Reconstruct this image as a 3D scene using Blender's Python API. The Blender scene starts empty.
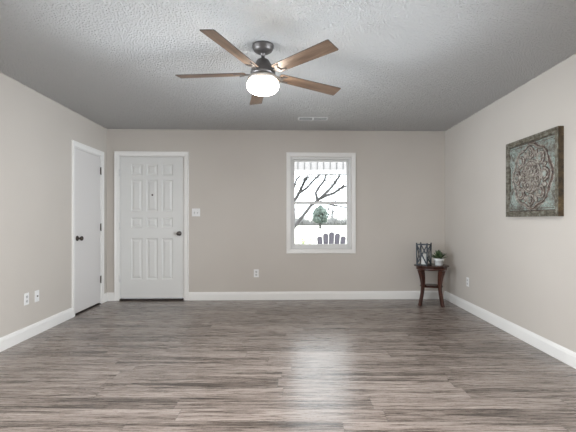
import bpy, bmesh, math, random
from mathutils import Vector, Matrix
PI = math.pi
R = math.radians
C = bpy.context.scene.collection
sc = bpy.context.scene

# ------------------------------------------------------------------ camera
EYE = 1.148
cam = bpy.data.cameras.new('camera')
cam.sensor_width = 36
cam.lens = 25.0                      # 400 px focal length in a 576 px frame
cam.shift_x = -5.0 / 576
cam.shift_y = 4.0 / 576
cam.clip_start = 0.05
cam.clip_end = 400
co = bpy.data.objects.new('camera', cam)
co.location = (0, 0, EYE)
co.rotation_euler = (R(90), 0, 0)
C.objects.link(co)
sc.camera = co
# ------------------------------------------------------------------ view
sc.view_settings.view_transform = 'Standard'
sc.view_settings.look = 'None'
sc.view_settings.gamma = 1
sc.view_settings.use_curve_mapping = False
sc.view_settings.exposure = 0.20
# ------------------------------------------------------------------ world, sun, added fill lamps at the side windows
w = bpy.data.worlds.new('sky')
sc.world = w
w.use_nodes = True
bg = w.node_tree.nodes['Background']
bg.inputs[0].default_value = (0.90, 0.95, 1.0, 1)
bg.inputs[1].default_value = 4.6
sun = bpy.data.lights.new('sun', 'SUN')
sun.energy = 3.0
sun.angle = R(1.0)
sun.color = (1, 0.97, 0.92)
so = bpy.data.objects.new('sun', sun)
so.rotation_euler = Vector((0.0, 0.50, -0.85)).to_track_quat('-Z', 'Y').to_euler()
C.objects.link(so)


def area(name, loc, direction, sx, sy, power, col):
    l = bpy.data.lights.new(name, 'AREA')
    l.shape = 'RECTANGLE'
    l.size = sx
    l.size_y = sy
    l.energy = power
    l.color = col
    o = bpy.data.objects.new(name, l)
    o.location = loc
    o.rotation_euler = Vector(direction).to_track_quat('-Z', 'Y').to_euler()
    C.objects.link(o)
    return o


XL, XR, YB, YR, H = -2.67, 2.18, 5.74, -1.3, 2.44
DAY = (0.90, 0.95, 1.0)
for nm, lo_, di in (('fill_left_side', (-2.43, 2.05, 1.15), (4.6, 2.3, 1.0)), ('fill_right_side', (2.12, 2.05, 1.15), (-4.7, 2.4, 1.0))):
    area(nm, lo_, di, 1.5, 1.1, 27, (0.82, 0.90, 1.0)).data.spread = R(85)  # added fill lamps, narrowed and aimed to brighten the opposite walls
area('fill_above_viewer', (-0.2, 0.9, 2.40), (0, 0, -1), 2.4, 1.4, 125, (0.97, 0.98, 1.0))  # added overhead fill lamp, unseen, with no fixture behind it
# the room is slightly out of square: each wall is laid out on the straight plan and turned into place
AX = Matrix.Translation
TURN = {
    'back': AX((0, 5.762, 0)) @ Matrix.Rotation(R(1.75), 4, 'Z') @ AX((0, -YB, 0)),
    'left': AX((-2.642, 5.681, 0)) @ Matrix.Rotation(R(2.15), 4, 'Z') @ AX((-XL, -YB, 0)),
    'right': AX((2.216, 5.83, 0)) @ Matrix.Rotation(R(-0.46), 4, 'Z') @ AX((-XR, -YB, 0)),
}


def turn(o, side):
    q = Matrix.Translation(o.location) @ Matrix.Rotation(o.rotation_euler.z, 4, 'Z')
    q = TURN[side] @ q
    o.location = q.to_translation()
    o.rotation_euler.z = q.to_euler().z
    return o


# ------------------------------------------------------------------ materials
def mat(name, col, rough=0.5, metal=0.0, spec=0.5):
    m = bpy.data.materials.new(name)
    m.use_nodes = True
    p = m.node_tree.nodes['Principled BSDF']
    p.inputs['Base Color'].default_value = (*col, 1)
    p.inputs['Roughness'].default_value = rough
    p.inputs['Metallic'].default_value = metal
    p.inputs['Specular IOR Level'].default_value = spec
    return m


def N(m, t, **kw):
    n = m.node_tree.nodes.new(t)
    for k, v in kw.items():
        setattr(n, k, v)
    return n


def L(m, a, b):
    m.node_tree.links.new(a, b)


def P(m):
    return m.node_tree.nodes['Principled BSDF']


def mapped(m, scale=(1, 1, 1), coord='Object'):
    tc = N(m, 'ShaderNodeTexCoord')
    mp = N(m, 'ShaderNodeMapping')
    mp.inputs['Scale'].default_value = scale
    L(m, tc.outputs[coord], mp.inputs['Vector'])
    return mp.outputs['Vector']


def noise(m, vec, scale, detail=4, rough=0.5, dist=0.0):
    n = N(m, 'ShaderNodeTexNoise')
    n.inputs['Scale'].default_value = scale
    n.inputs['Detail'].default_value = detail
    n.inputs['Roughness'].default_value = rough
    n.inputs['Distortion'].default_value = dist
    L(m, vec, n.inputs['Vector'])
    return n.outputs['Fac']


def ramp(m, fac, stops):
    r = N(m, 'ShaderNodeValToRGB')
    e = r.color_ramp.elements
    while len(e) < len(stops):
        e.new(0.5)
    for k, (p, c) in enumerate(stops):
        e[k].position = p
        e[k].color = (*c, 1)
    L(m, fac, r.inputs['Fac'])
    return r.outputs['Color']


def bump(m, h, strength, dist):
    b = N(m, 'ShaderNodeBump')
    b.inputs['Strength'].default_value = strength
    b.inputs['Distance'].default_value = dist
    L(m, h, b.inputs['Height'])
    L(m, b.outputs['Normal'], P(m).inputs['Normal'])


def mth(m, op, a, b=None, c=None):
    n = N(m, 'ShaderNodeMath', operation=op)
    for k, v in enumerate((a, b, c)):
        if v is None:
            continue
        if isinstance(v, (int, float)):
            n.inputs[k].default_value = v
        else:
            L(m, v, n.inputs[k])
    return n.outputs[0]


def mixc(m, fac, a, b, mode='MIX'):
    n = N(m, 'ShaderNodeMix', data_type='RGBA', blend_type=mode)
    for s, v in ((n.inputs['Factor'], fac), (n.inputs[6], a), (n.inputs[7], b)):
        if isinstance(v, (int, float)):
            s.default_value = v
        elif isinstance(v, tuple):
            s.default_value = (*v, 1)
        else:
            L(m, v, s)
    return n.outputs[2]


M = {}
# wall paint: greige eggshell with a faint roller stipple
m = M['wall'] = mat('greige wall paint', (0.56, 0.515, 0.475), 0.55, 0, 0.3)
v = mapped(m)
L(m, ramp(m, noise(m, v, 1.4, 2), [(0.3, (0.555, 0.512, 0.462)), (0.7, (0.577, 0.533, 0.482))]), P(m).inputs['Base Color'])
bump(m, noise(m, v, 260, 2), 0.12, 0.002)
# popcorn ceiling
m = M['ceiling'] = mat('popcorn ceiling texture', (0.87, 0.855, 0.83), 0.9, 0, 0.1)
v = mapped(m)
a1 = noise(m, v, 95, 3, 0.7)
vo = N(m, 'ShaderNodeTexVoronoi', feature='SMOOTH_F1')
vo.inputs['Scale'].default_value = 74
L(m, v, vo.inputs['Vector'])
hh = mth(m, 'SUBTRACT', a1, mth(m, 'MULTIPLY', vo.outputs['Distance'], 1.1))
bump(m, hh, 1.0, 0.060)
M['white'] = mat('white trim enamel', (0.84, 0.825, 0.795), 0.32, 0, 0.5)
M['door'] = mat('white door enamel', (0.72, 0.715, 0.69), 0.38, 0, 0.5)
M['closet'] = mat('white painted flush door', (0.70, 0.675, 0.655), 0.42, 0, 0.5)
M['vinyl'] = mat('white vinyl window', (0.74, 0.735, 0.72), 0.35)
M['plastic'] = mat('white plastic plate', (0.82, 0.815, 0.80), 0.35)
M['plastic_in'] = mat('white plastic device', (0.62, 0.61, 0.60), 0.4)
M['slot'] = mat('dark socket slot', (0.03, 0.03, 0.03), 0.7)
M['bronze'] = mat('oil rubbed bronze', (0.075, 0.060, 0.050), 0.35, 0.8)
M['hinge'] = mat('dark bronze hinge', (0.16, 0.13, 0.11), 0.4, 0.7)
M['nickel'] = mat('satin nickel', (0.42, 0.39, 0.36), 0.3, 0.9)
M['knob'] = mat('dark pewter knob', (0.15, 0.135, 0.125), 0.3, 0.9)
M['fan_metal'] = mat('noble bronze fan metal', (0.13, 0.12, 0.115), 0.42, 0.75)
M['fan_ring'] = mat('brushed nickel fitter', (0.42, 0.38, 0.34), 0.35, 0.8)
M['thresh'] = mat('dark bronze threshold', (0.045, 0.035, 0.03), 0.5, 0.4)
M['black_metal'] = mat('black lantern metal', (0.035, 0.042, 0.050), 0.45, 0.5)
M['candle'] = mat('ivory candle wax', (0.80, 0.79, 0.76), 0.5)
M['wick'] = mat('candle wick', (0.03, 0.03, 0.03), 0.9)
M['ceramic'] = mat('white glazed pot', (0.74, 0.75, 0.74), 0.35)
M['soil'] = mat('dark potting soil', (0.05, 0.035, 0.025), 0.95)
M['vent'] = mat('white register enamel', (0.72, 0.71, 0.70), 0.4)
M['duct_shade'] = mat('painted dark vent shade', (0.05, 0.05, 0.05), 0.9)
M['porch_white'] = mat('white porch trim', (0.72, 0.72, 0.74), 0.5)
M['batten_shade'] = mat('grey batten and beam shadow', (0.10, 0.098, 0.10), 0.6)
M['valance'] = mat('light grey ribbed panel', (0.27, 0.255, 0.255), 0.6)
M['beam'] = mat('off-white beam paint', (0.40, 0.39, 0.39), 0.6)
M['plastic_wood'] = mat('slate grey outdoor lumber', (0.12, 0.113, 0.15), 0.6)
M['concrete'] = mat('pale porch concrete', (0.55, 0.54, 0.52), 0.9)
m = M['bark'] = mat('grey bark', (0.06, 0.055, 0.055), 0.9)
v = mapped(m, (1, 1, 0.3))
L(m, ramp(m, noise(m, v, 9, 4), [(0.3, (0.026, 0.025, 0.027)), (0.7, (0.06, 0.056, 0.058))]), P(m).inputs['Base Color'])
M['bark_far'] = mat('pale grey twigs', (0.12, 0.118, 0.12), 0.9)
m = M['evergreen'] = mat('evergreen foliage', (0.08, 0.13, 0.10), 0.8)
v = mapped(m)
L(m, ramp(m, noise(m, v, 4, 3), [(0.35, (0.03, 0.048, 0.042)), (0.65, (0.085, 0.11, 0.096))]), P(m).inputs['Base Color'])
M['hedge'] = mat('greyish hedgerow twigs', (0.16, 0.16, 0.16), 0.9)
M['shrub'] = mat('pale green shrub leaf', (0.26, 0.31, 0.16), 0.7)
M['flower'] = mat('yellow flower petal', (0.75, 0.62, 0.10), 0.6)
m = M['lawn'] = mat('pale winter lawn', (0.50, 0.50, 0.42), 0.95)
v = mapped(m)
L(m, ramp(m, noise(m, v, 0.35, 5), [(0.3, (0.42, 0.42, 0.34)), (0.7, (0.56, 0.55, 0.49))]), P(m).inputs['Base Color'])
# glass: clear sheet (fresnel mirror over see-through)
m = M['glass'] = bpy.data.materials.new('window glass')
m.use_nodes = True
nt = m.node_tree
nt.nodes.clear()
out = nt.nodes.new('ShaderNodeOutputMaterial')
mx = nt.nodes.new('ShaderNodeMixShader')
tr = nt.nodes.new('ShaderNodeBsdfTransparent')
tr.inputs[0].default_value = (0.97, 0.985, 0.98, 1)
gl = nt.nodes.new('ShaderNodeBsdfGlossy')
gl.inputs['Roughness'].default_value = 0.02
fr = nt.nodes.new('ShaderNodeFresnel')
fr.inputs[0].default_value = 1.45
nt.links.new(fr.outputs[0], mx.inputs[0])
nt.links.new(tr.outputs[0], mx.inputs[1])
nt.links.new(gl.outputs[0], mx.inputs[2])
nt.links.new(mx.outputs[0], out.inputs[0])
# lamp globe: frosted, lit
m = M['globe'] = mat('lit frosted glass', (0.9, 0.88, 0.84), 0.4)
P(m).inputs['Emission Color'].default_value = (1.0, 0.91, 0.79, 1)
P(m).inputs['Emission Strength'].default_value = 29.0


def wood(name, dark, mid, light, axis=0, sc1=14, rough=0.45, stretch=0.08, bumpd=0.001):
    m = mat(name, mid, rough)
    s = [1, 1, 1]
    s[axis] = stretch
    v = mapped(m, tuple(s))
    f = noise(m, v, sc1, 6, 0.65, 0.6)
    f2 = noise(m, v, sc1 * 5, 3, 0.6)
    f = mth(m, 'ADD', mth(m, 'MULTIPLY', f, 0.72), mth(m, 'MULTIPLY', f2, 0.28))
    L(m, ramp(m, f, [(0.34, dark), (0.5, mid), (0.66, light)]), P(m).inputs['Base Color'])
    bump(m, f, 0.3, bumpd)
    return m


M['blade'] = wood('weathered oak fan blade', (0.045, 0.027, 0.018), (0.125, 0.080, 0.053), (0.25, 0.175, 0.125), 0, 16)
M['blade_edge'] = mat('dark blade edge', (0.045, 0.033, 0.027), 0.5)
M['cherry'] = wood('dark cherry stain', (0.022, 0.0075, 0.005), (0.050, 0.016, 0.010), (0.095, 0.032, 0.019), 2, 10, 0.28)
M['cherry_top'] = wood('dark cherry table top', (0.022, 0.0075, 0.005), (0.048, 0.016, 0.010), (0.085, 0.03, 0.018), 0, 10, 0.22)

# floor planks, running along X
m = M['floor'] = mat('grey brown vinyl plank', (0.18, 0.16, 0.15), 0.38, 0, 0.8)
PW, PL = 0.152, 1.22
tc = N(m, 'ShaderNodeTexCoord')
sp = N(m, 'ShaderNodeSeparateXYZ')
L(m, tc.outputs['Object'], sp.inputs[0])
X_, Y_ = sp.outputs[0], sp.outputs[1]
ry = mth(m, 'DIVIDE', Y_, PW)
row = mth(m, 'FLOOR', ry)
wn = N(m, 'ShaderNodeTexWhiteNoise', noise_dimensions='1D')
L(m, row, wn.inputs['W'])
rx = mth(m, 'DIVIDE', mth(m, 'ADD', X_, mth(m, 'MULTIPLY', wn.outputs['Value'], PL * 3.7)), PL)
pl = mth(m, 'FLOOR', rx)
cv = N(m, 'ShaderNodeCombineXYZ')
L(m, pl, cv.inputs[0])
L(m, row, cv.inputs[1])
wn2 = N(m, 'ShaderNodeTexWhiteNoise', noise_dimensions='2D')
L(m, cv.outputs[0], wn2.inputs['Vector'])
rnd = wn2.outputs['Value']
# grain
gv = N(m, 'ShaderNodeCombineXYZ')
L(m, mth(m, 'ADD', mth(m, 'MULTIPLY', X_, 0.9), mth(m, 'MULTIPLY', rnd, 31.0)), gv.inputs[0])
L(m, mth(m, 'ADD', mth(m, 'MULTIPLY', Y_, 17.0), mth(m, 'MULTIPLY', rnd, 57.0)), gv.inputs[1])
g1 = noise(m, gv.outputs[0], 1.3, 5, 0.6, 0.7)
gv2 = N(m, 'ShaderNodeCombineXYZ')
L(m, mth(m, 'ADD', mth(m, 'MULTIPLY', X_, 5.0), mth(m, 'MULTIPLY', rnd, 13.0)), gv2.inputs[0])
L(m, mth(m, 'MULTIPLY', Y_, 90.0), gv2.inputs[1])
g2 = noise(m, gv2.outputs[0], 1.0, 4, 0.7, 0.3)
gv3 = N(m, 'ShaderNodeCombineXYZ')     # saw marks across the board
L(m, mth(m, 'MULTIPLY', X_, 110.0), gv3.inputs[0])
L(m, mth(m, 'MULTIPLY', Y_, 40.0), gv3.inputs[1])
g3 = noise(m, gv3.outputs[0], 1.0, 3, 0.7, 0.4)
g = mth(m, 'ADD', mth(m, 'MULTIPLY', g1, 0.52), mth(m, 'MULTIPLY', g2, 0.36))
g = mth(m, 'ADD', g, mth(m, 'MULTIPLY', g3, 0.12))
g = mth(m, 'ADD', g, mth(m, 'MULTIPLY', mth(m, 'SUBTRACT', rnd, 0.5), 0.075))
colr = ramp(m, g, [(0.39, (0.042, 0.032, 0.026)), (0.45, (0.118, 0.092, 0.076)), (0.50, (0.200, 0.161, 0.138)), (0.60, (0.325, 0.272, 0.24))])
fy = mth(m, 'FRACT', ry)
fx = mth(m, 'FRACT', rx)
ey = mth(m, 'MINIMUM', fy, mth(m, 'SUBTRACT', 1.0, fy))
ex = mth(m, 'MINIMUM', fx, mth(m, 'SUBTRACT', 1.0, fx))
sy = mth(m, 'GREATER_THAN', 0.013, ey)
sx = mth(m, 'GREATER_THAN', 0.0018, ex)
seam = mth(m, 'MAXIMUM', sy, sx)
L(m, mixc(m, mth(m, 'MULTIPLY', seam, 0.55), colr, (0.05, 0.042, 0.038)), P(m).inputs['Base Color'])
L(m, mth(m, 'ADD', mth(m, 'MULTIPLY', g2, 0.16), 0.20), P(m).inputs['Roughness'])
bump(m, mth(m, 'SUBTRACT', mth(m, 'ADD', mth(m, 'MULTIPLY', g3, 0.6), mth(m, 'MULTIPLY', g2, 0.6)), mth(m, 'MULTIPLY', seam, 0.6)), 0.30, 0.0018)

# carved panel: distressed paint rubbed through to brown
m = M['carved'] = mat('distressed teal carved wood', (0.2, 0.22, 0.2), 0.7)
v = mapped(m)
n1 = noise(m, v, 7, 5, 0.6)
n2 = noise(m, v, 45, 4, 0.7)
base = ramp(m, mth(m, 'ADD', mth(m, 'MULTIPLY', n1, 0.55), mth(m, 'MULTIPLY', n2, 0.45)),
            [(0.38, (0.075, 0.060, 0.045)), (0.47, (0.17, 0.17, 0.145)), (0.54, (0.24, 0.29, 0.26)), (0.64, (0.40, 0.42, 0.37))])
L(m, base, P(m).inputs['Base Color'])
m = M['rubbed'] = mat('rubbed brown wood with groove shade', (0.11, 0.06, 0.045), 0.6)  # worn outlines, darkened further to paint shade into the carving
v = mapped(m)
L(m, ramp(m, noise(m, v, 30, 4), [(0.35, (0.03, 0.018, 0.014)), (0.65, (0.13, 0.08, 0.062))]), P(m).inputs['Base Color'])
m = M['art_frame'] = mat('distressed frame wood', (0.12, 0.11, 0.08), 0.6)
v = mapped(m)
L(m, ramp(m, noise(m, v, 22, 5, 0.7), [(0.35, (0.045, 0.035, 0.02)), (0.5, (0.12, 0.105, 0.075)), (0.66, (0.25, 0.25, 0.21))]), P(m).inputs['Base Color'])
m = M['weathered'] = mat('weathered grey brown wood', (0.27, 0.25, 0.22), 0.65)
v = mapped(m)
L(m, ramp(m, noise(m, v, 28, 5, 0.7), [(0.36, (0.10, 0.085, 0.068)), (0.5, (0.25, 0.225, 0.19)), (0.64, (0.41, 0.385, 0.335))]), P(m).inputs['Base Color'])
m = M['art_side'] = mat('dark brown frame edge', (0.07, 0.045, 0.022), 0.5)
v = mapped(m)
L(m, ramp(m, noise(m, v, 18, 5, 0.7), [(0.35, (0.025, 0.016, 0.010)), (0.55, (0.085, 0.056, 0.026)), (0.7, (0.17, 0.12, 0.055))]), P(m).inputs['Base Color'])
m = M['leaf'] = mat('succulent leaf', (0.07, 0.11, 0.05), 0.45)
v = mapped(m)
L(m, ramp(m, noise(m, v, 26, 3), [(0.35, (0.022, 0.045, 0.02)), (0.55, (0.085, 0.13, 0.06)), (0.75, (0.30, 0.38, 0.20))]), P(m).inputs['Base Color'])


# ------------------------------------------------------------------ geometry helpers
class MB:
    def __init__(s):
        s.bm = bmesh.new()

    def box(s, x0, x1, y0, y1, z0, z1, mi=0, mtx=None):
        vs = [s.bm.verts.new(p) for p in ((x0, y0, z0), (x1, y0, z0), (x1, y1, z0), (x0, y1, z0), (x0, y0, z1), (x1, y0, z1), (x1, y1, z1), (x0, y1, z1))]
        if mtx:
            for q in vs:
                q.co = mtx @ q.co
        for f in ((0, 3, 2, 1), (4, 5, 6, 7), (0, 1, 5, 4), (1, 2, 6, 5), (2, 3, 7, 6), (3, 0, 4, 7)):
            s.bm.faces.new([vs[k] for k in f]).material_index = mi
        return s

    def bevel(s, w_, seg=2):
        bmesh.ops.bevel(s.bm, geom=list(s.bm.edges), offset=w_, segments=seg, profile=0.5, affect='EDGES', clamp_overlap=True)
        return s

    def lathe(s, prof, n=32, mtx=None, mi=0, smooth=True):
        rings = []
        for r, z in prof:
            if r < 1e-5:
                rings.append([s.bm.verts.new((0, 0, z))])
            else:
                rings.append([s.bm.verts.new((r * math.cos(2 * PI * k / n), r * math.sin(2 * PI * k / n), z)) for k in range(n)])
        for a, b in zip(rings, rings[1:]):
            for k in range(n):
                k2 = (k + 1) % n
                if len(a) == 1 and len(b) == 1:
                    continue
                if len(a) == 1:
                    f = s.bm.faces.new((a[0], b[k2], b[k]))
                elif len(b) == 1:
                    f = s.bm.faces.new((a[k], a[k2], b[0]))
                else:
                    f = s.bm.faces.new((a[k], a[k2], b[k2], b[k]))
                f.smooth = smooth
                f.material_index = mi
        if mtx:
            for rg in rings:
                for q in rg:
                    q.co = mtx @ q.co
        return s

    def tube(s, pts, rad, n=8, cap=True, mi=0):
        pts = [Vector(p) for p in pts]
        if not isinstance(rad, (list, tuple)):
            rad = [rad] * len(pts)
        prev = None
        rings = []
        for i, p in enumerate(pts):
            d = (pts[min(i + 1, len(pts) - 1)] - pts[max(i - 1, 0)]).normalized()
            if prev is None:
                u = d.orthogonal().normalized()
            else:
                u = (prev - d * prev.dot(d))
                u = u.normalized() if u.length > 1e-6 else d.orthogonal().normalized()
            prev = u
            v_ = d.cross(u)
            rings.append([s.bm.verts.new(p + (u * math.cos(2 * PI * k / n) + v_ * math.sin(2 * PI * k / n)) * rad[i]) for k in range(n)])
        for a, b in zip(rings, rings[1:]):
            for k in range(n):
                f = s.bm.faces.new((a[k], a[(k + 1) % n], b[(k + 1) % n], b[k]))
                f.smooth = True
                f.material_index = mi
        if cap:
            s.bm.faces.new(rings[0][::-1]).material_index = mi
            s.bm.faces.new(rings[-1]).material_index = mi
        return s

    def bar(s, a, b, wd, th, up=(0, 0, 1), mi=0):
        """rectangular bar from a to b; wd across, th along 'up'"""
        a, b = Vector(a), Vector(b)
        d = (b - a).normalized()
        sd = d.cross(Vector(up)).normalized()
        u = sd.cross(d)
        vs = []
        for p in (a, b):
            for q, r in ((-1, -1), (1, -1), (1, 1), (-1, 1)):
                vs.append(s.bm.verts.new(p + sd * q * wd / 2 + u * r * th / 2))
        for f in ((0, 1, 2, 3), (7, 6, 5, 4), (0, 4, 5, 1), (1, 5, 6, 2), (2, 6, 7, 3), (3, 7, 4, 0)):
            s.bm.faces.new([vs[k] for k in f]).material_index = mi
        return s

    def sweep(s, sections, mi=0, closed=True, smooth=False):
        """list of rings with equal vertex count"""
        rings = [[s.bm.verts.new(p) for p in sec_] for sec_ in sections]
        n = len(rings[0])
        for a, b in zip(rings, rings[1:]):
            for k in range(n):
                f = s.bm.faces.new((a[k], a[(k + 1) % n], b[(k + 1) % n], b[k]))
                f.material_index = mi
                f.smooth = smooth
        s.bm.faces.new(rings[0][::-1]).material_index = mi
        s.bm.faces.new(rings[-1]).material_index = mi
        return s

    def build(s, name, mats, parent=None, loc=None, rotz=0, auto=None):
        bmesh.ops.recalc_face_normals(s.bm, faces=list(s.bm.faces))
        me = bpy.data.meshes.new(name)
        s.bm.to_mesh(me)
        s.bm.free()
        for q in (mats if isinstance(mats, (list, tuple)) else [mats]):
            me.materials.append(q)
        o = bpy.data.objects.new(name, me)
        C.objects.link(o)
        if parent:
            o.parent = parent
        if loc:
            o.location = loc
        o.rotation_euler.z = rotz
        return o


def tag(o, label, cat=None, group=None, kind=None):
    o['label'] = label
    if cat:
        o['category'] = cat
    if group:
        o['group'] = group
    if kind:
        o['kind'] = kind
    return o


def empty(name, loc=(0, 0, 0), rotz=0):
    o = bpy.data.objects.new(name, None)
    o.empty_display_size = 0.1
    o.location = loc
    o.rotation_euler.z = rotz
    C.objects.link(o)
    return o


def copy_tree(o, parent=None):
    c = o.copy()
    C.objects.link(c)
    c.parent = parent
    for ch in list(o.children):
        copy_tree(ch, c)
    return c


def S(o, label, cat):
    return tag(o, label, cat, kind='structure')


# ------------------------------------------------------------------ room shell
T = 0.14
b = MB().box(XL - T, XR + 0.2, YR - T, YB + 0.1, -0.12, 0)
S(b.build('floor', M['floor']), 'grey brown wood plank floor of the room', 'floor')
b = MB().box(XL - T - 0.9, XR + T + 0.2, YR - T, YB + 0.25, H, H + 0.15)
S(b.build('ceiling', M['ceiling']), 'off-white popcorn textured ceiling', 'ceiling')
# back wall with window and entry door openings
WX0, WX1, WZ0, WZ1 = -0.036, 0.846, 0.725, 2.06
DX0, DX1, DZ = -2.475, -1.552, 2.062
b = MB()
b.box(XL - T, DX0, YB, YB + T, 0, H)
b.box(DX0, DX1, YB, YB + T, DZ, H)
b.box(DX1, WX0, YB, YB + T, 0, H)
b.box(WX0, WX1, YB, YB + T, 0, WZ0)
b.box(WX0, WX1, YB, YB + T, WZ1, H)
b.box(WX1, XR + T, YB, YB + T, 0, H)
S(turn(b.build('wall_back', M['wall']), 'back'), 'greige back wall with the entry door and window', 'wall')
# left wall with closet door opening
CY0, CY1, CZ = 4.828, 5.549, 2.028
b = MB()
SW0, SW1 = 1.20, 2.90          # unseen side windows, added beside the viewer to admit light
b.box(XL - T, XL, SW1, CY0, 0, H).box(XL - T, XL, YR - T, SW0, 0, H)
b.box(XL - T, XL, SW0, SW1, 0, 0.55).box(XL - T, XL, SW0, SW1, 1.75, H)
b.box(XL - T, XL, CY0, CY1, CZ, H)
b.box(XL - T, XL, CY1, YB, 0, H)
S(turn(b.build('wall_left', M['wall']), 'left'), 'greige left wall with the flush closet door', 'wall')
b = MB().box(XR, XR + T, YR - T, SW0, 0, H).box(XR, XR + T, SW1, YB, 0, H)
b.box(XR, XR + T, SW0, SW1, 0, 0.55).box(XR, XR + T, SW0, SW1, 1.75, H)
S(turn(b.build('wall_right', M['wall']), 'right'), 'greige right wall with the carved panel', 'wall')
# rear wall behind the camera
b = MB().box(-2.375, 2.155, YR - T, YR, 0, H)
S(b.build('wall_rear', M['wall']), 'greige rear wall behind the viewer', 'wall')
hs = (SW1 - SW0) / 2
for k, (loc, rz, hw, zz, wh, side, lab) in enumerate((
        ((XL - 0.07, (SW0 + SW1) / 2, 0.55), R(90), hs, 0.55, 1.2, 'left', 'unseen white framed window added in the left wall for light'),
        ((XR + 0.07, (SW0 + SW1) / 2, 0.55), R(-90), hs, 0.55, 1.2, 'right', 'unseen white framed window added in the right wall for light'))):
    t = empty('window_%d' % (k + 2), loc, rz)
    if side:
        turn(t, side)
    S(t, lab, 'window')
    b = MB()
    b.box(-hw, -hw + 0.05, -0.04, 0.04, 0, wh).box(hw - 0.05, hw, -0.04, 0.04, 0, wh)
    b.box(-hw + 0.05, hw - 0.05, -0.04, 0.04, 0, 0.05).box(-hw + 0.05, hw - 0.05, -0.04, 0.04, wh - 0.05, wh)
    b.box(-hw + 0.05, hw - 0.05, -0.02, 0.02, wh / 2 - 0.02, wh / 2 + 0.02)
    b.build('window_frame', M['vinyl'], t)
    MB().box(-hw + 0.05, hw - 0.05, -0.003, 0.003, 0.05, wh / 2 - 0.02).box(-hw + 0.05, hw - 0.05, -0.003, 0.003, wh / 2 + 0.02, wh - 0.05).build('pane', M['glass'], t)

# baseboards: profile (depth from wall, height)
BP = [(0, 0), (0.016, 0), (0.016, 0.088), (0.0135, 0.094), (0.012, 0.105), (0.007, 0.113), (0.006, 0.118), (0, 0.118)]


def board(b, p0, p1, n, prof=BP):
    p0, p1, n = Vector(p0), Vector(p1), Vector(n)
    b.sweep([[p + n * (d + 0.0005) + Vector((0, 0, z + 0.0005)) for d, z in prof] for p in (p0, p1)])


CW = 0.058   # door casing width
b = MB()
board(b, (XL + 0.0175, YB, 0), (DX0 - 0.062 - 0.001, YB, 0), (0, -1, 0))
board(b, (DX1 + 0.062 + 0.001, YB, 0), (XR - 0.0175, YB, 0), (0, -1, 0))
S(turn(b.build('baseboard_back', M['white']), 'back'), 'white baseboard along the back wall', 'baseboard')
b = MB()
board(b, (XL, YR + 0.02, 0), (XL, CY0 - 0.062 - 0.001, 0), (1, 0, 0))
board(b, (XL, CY1 + 0.062 + 0.001, 0), (XL, YB, 0), (1, 0, 0))
S(turn(b.build('baseboard_left', M['white']), 'left'), 'white baseboard along the left wall', 'baseboard')
b = MB()
board(b, (XR, YR + 0.02, 0), (XR, YB, 0), (-1, 0, 0))
S(turn(b.build('baseboard_right', M['white']), 'right'), 'white baseboard along the right wall', 'baseboard')


def casing(b, w0, w1, z1, z0=0.0, cw=0.062, th=0.018, bottom=False):
    """casing around an opening in the local XZ plane, room side = -y; mitred look with a raised outer bead"""
    def prof(i):     # (offset outwards from opening, depth towards room)
        return [(0, 0), (0, th * .55), (cw * .12, th * .65), (cw * .7, th * .8), (cw * .78, th), (cw * .97, th), (cw, th * .8), (cw, 0)]
    pr = prof(0)
    e = 0.0006
    if bottom:
        path = [((w0, z0), (-1, -1)), ((w0, z1), (-1, 1)), ((w1, z1), (1, 1)), ((w1, z0), (1, -1)), ((w0, z0), (-1, -1))]
    else:
        path = [((w0, 0.001), (-1, 0)), ((w0, z1), (-1, 1)), ((w1, z1), (1, 1)), ((w1, 0.001), (1, 0))]
    secs = [[(p[0] + o_ * d[0], -dp - e, p[1] + o_ * d[1]) for o_, dp in pr] for p, d in path]
    if bottom:
        rings = [[b.bm.verts.new(q) for q in s_] for s_ in secs[:-1]]
        rings.append(rings[0])
        n = len(pr)
        for A, B in zip(rings, rings[1:]):
            for k in range(n):
                b.bm.faces.new((A[k], A[(k + 1) % n], B[(k + 1) % n], B[k]))
    else:
        b.sweep(secs)


def hinge(parent, x, z, m_, y=-0.004):
    b = MB()
    b.tube([(x, y - 0.004, z - 0.045), (x, y - 0.004, z + 0.045)], 0.0065, 10)
    b.tube([(x, y - 0.004, z + 0.045), (x, y - 0.004, z + 0.052)], [0.008, 0.004], 10)
    b.tube([(x, y - 0.004, z - 0.052), (x, y - 0.004, z - 0.045)], [0.004, 0.008], 10)
    b.box(x - 0.012, x + 0.012, y - 0.001, y + 0.002, z - 0.044, z + 0.044)
    return b.build('hinge', m_, parent)


def knob(parent, x, y, z, m_, name='door_knob'):
    mt = Matrix.Translation((x, y, z)) @ Matrix.Rotation(R(90), 4, 'X')
    k = MB().lathe([(0, 0), (0.033, 0), (0.033, 0.004), (0.028, 0.010), (0.012, 0.013), (0.0105, 0.035), (0.016, 0.040), (0.026, 0.046), (0.0285, 0.056),
                    (0.026, 0.065), (0.016, 0.071), (0, 0.072)], 28, mt).build(name, m_, parent)
    return k


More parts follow.
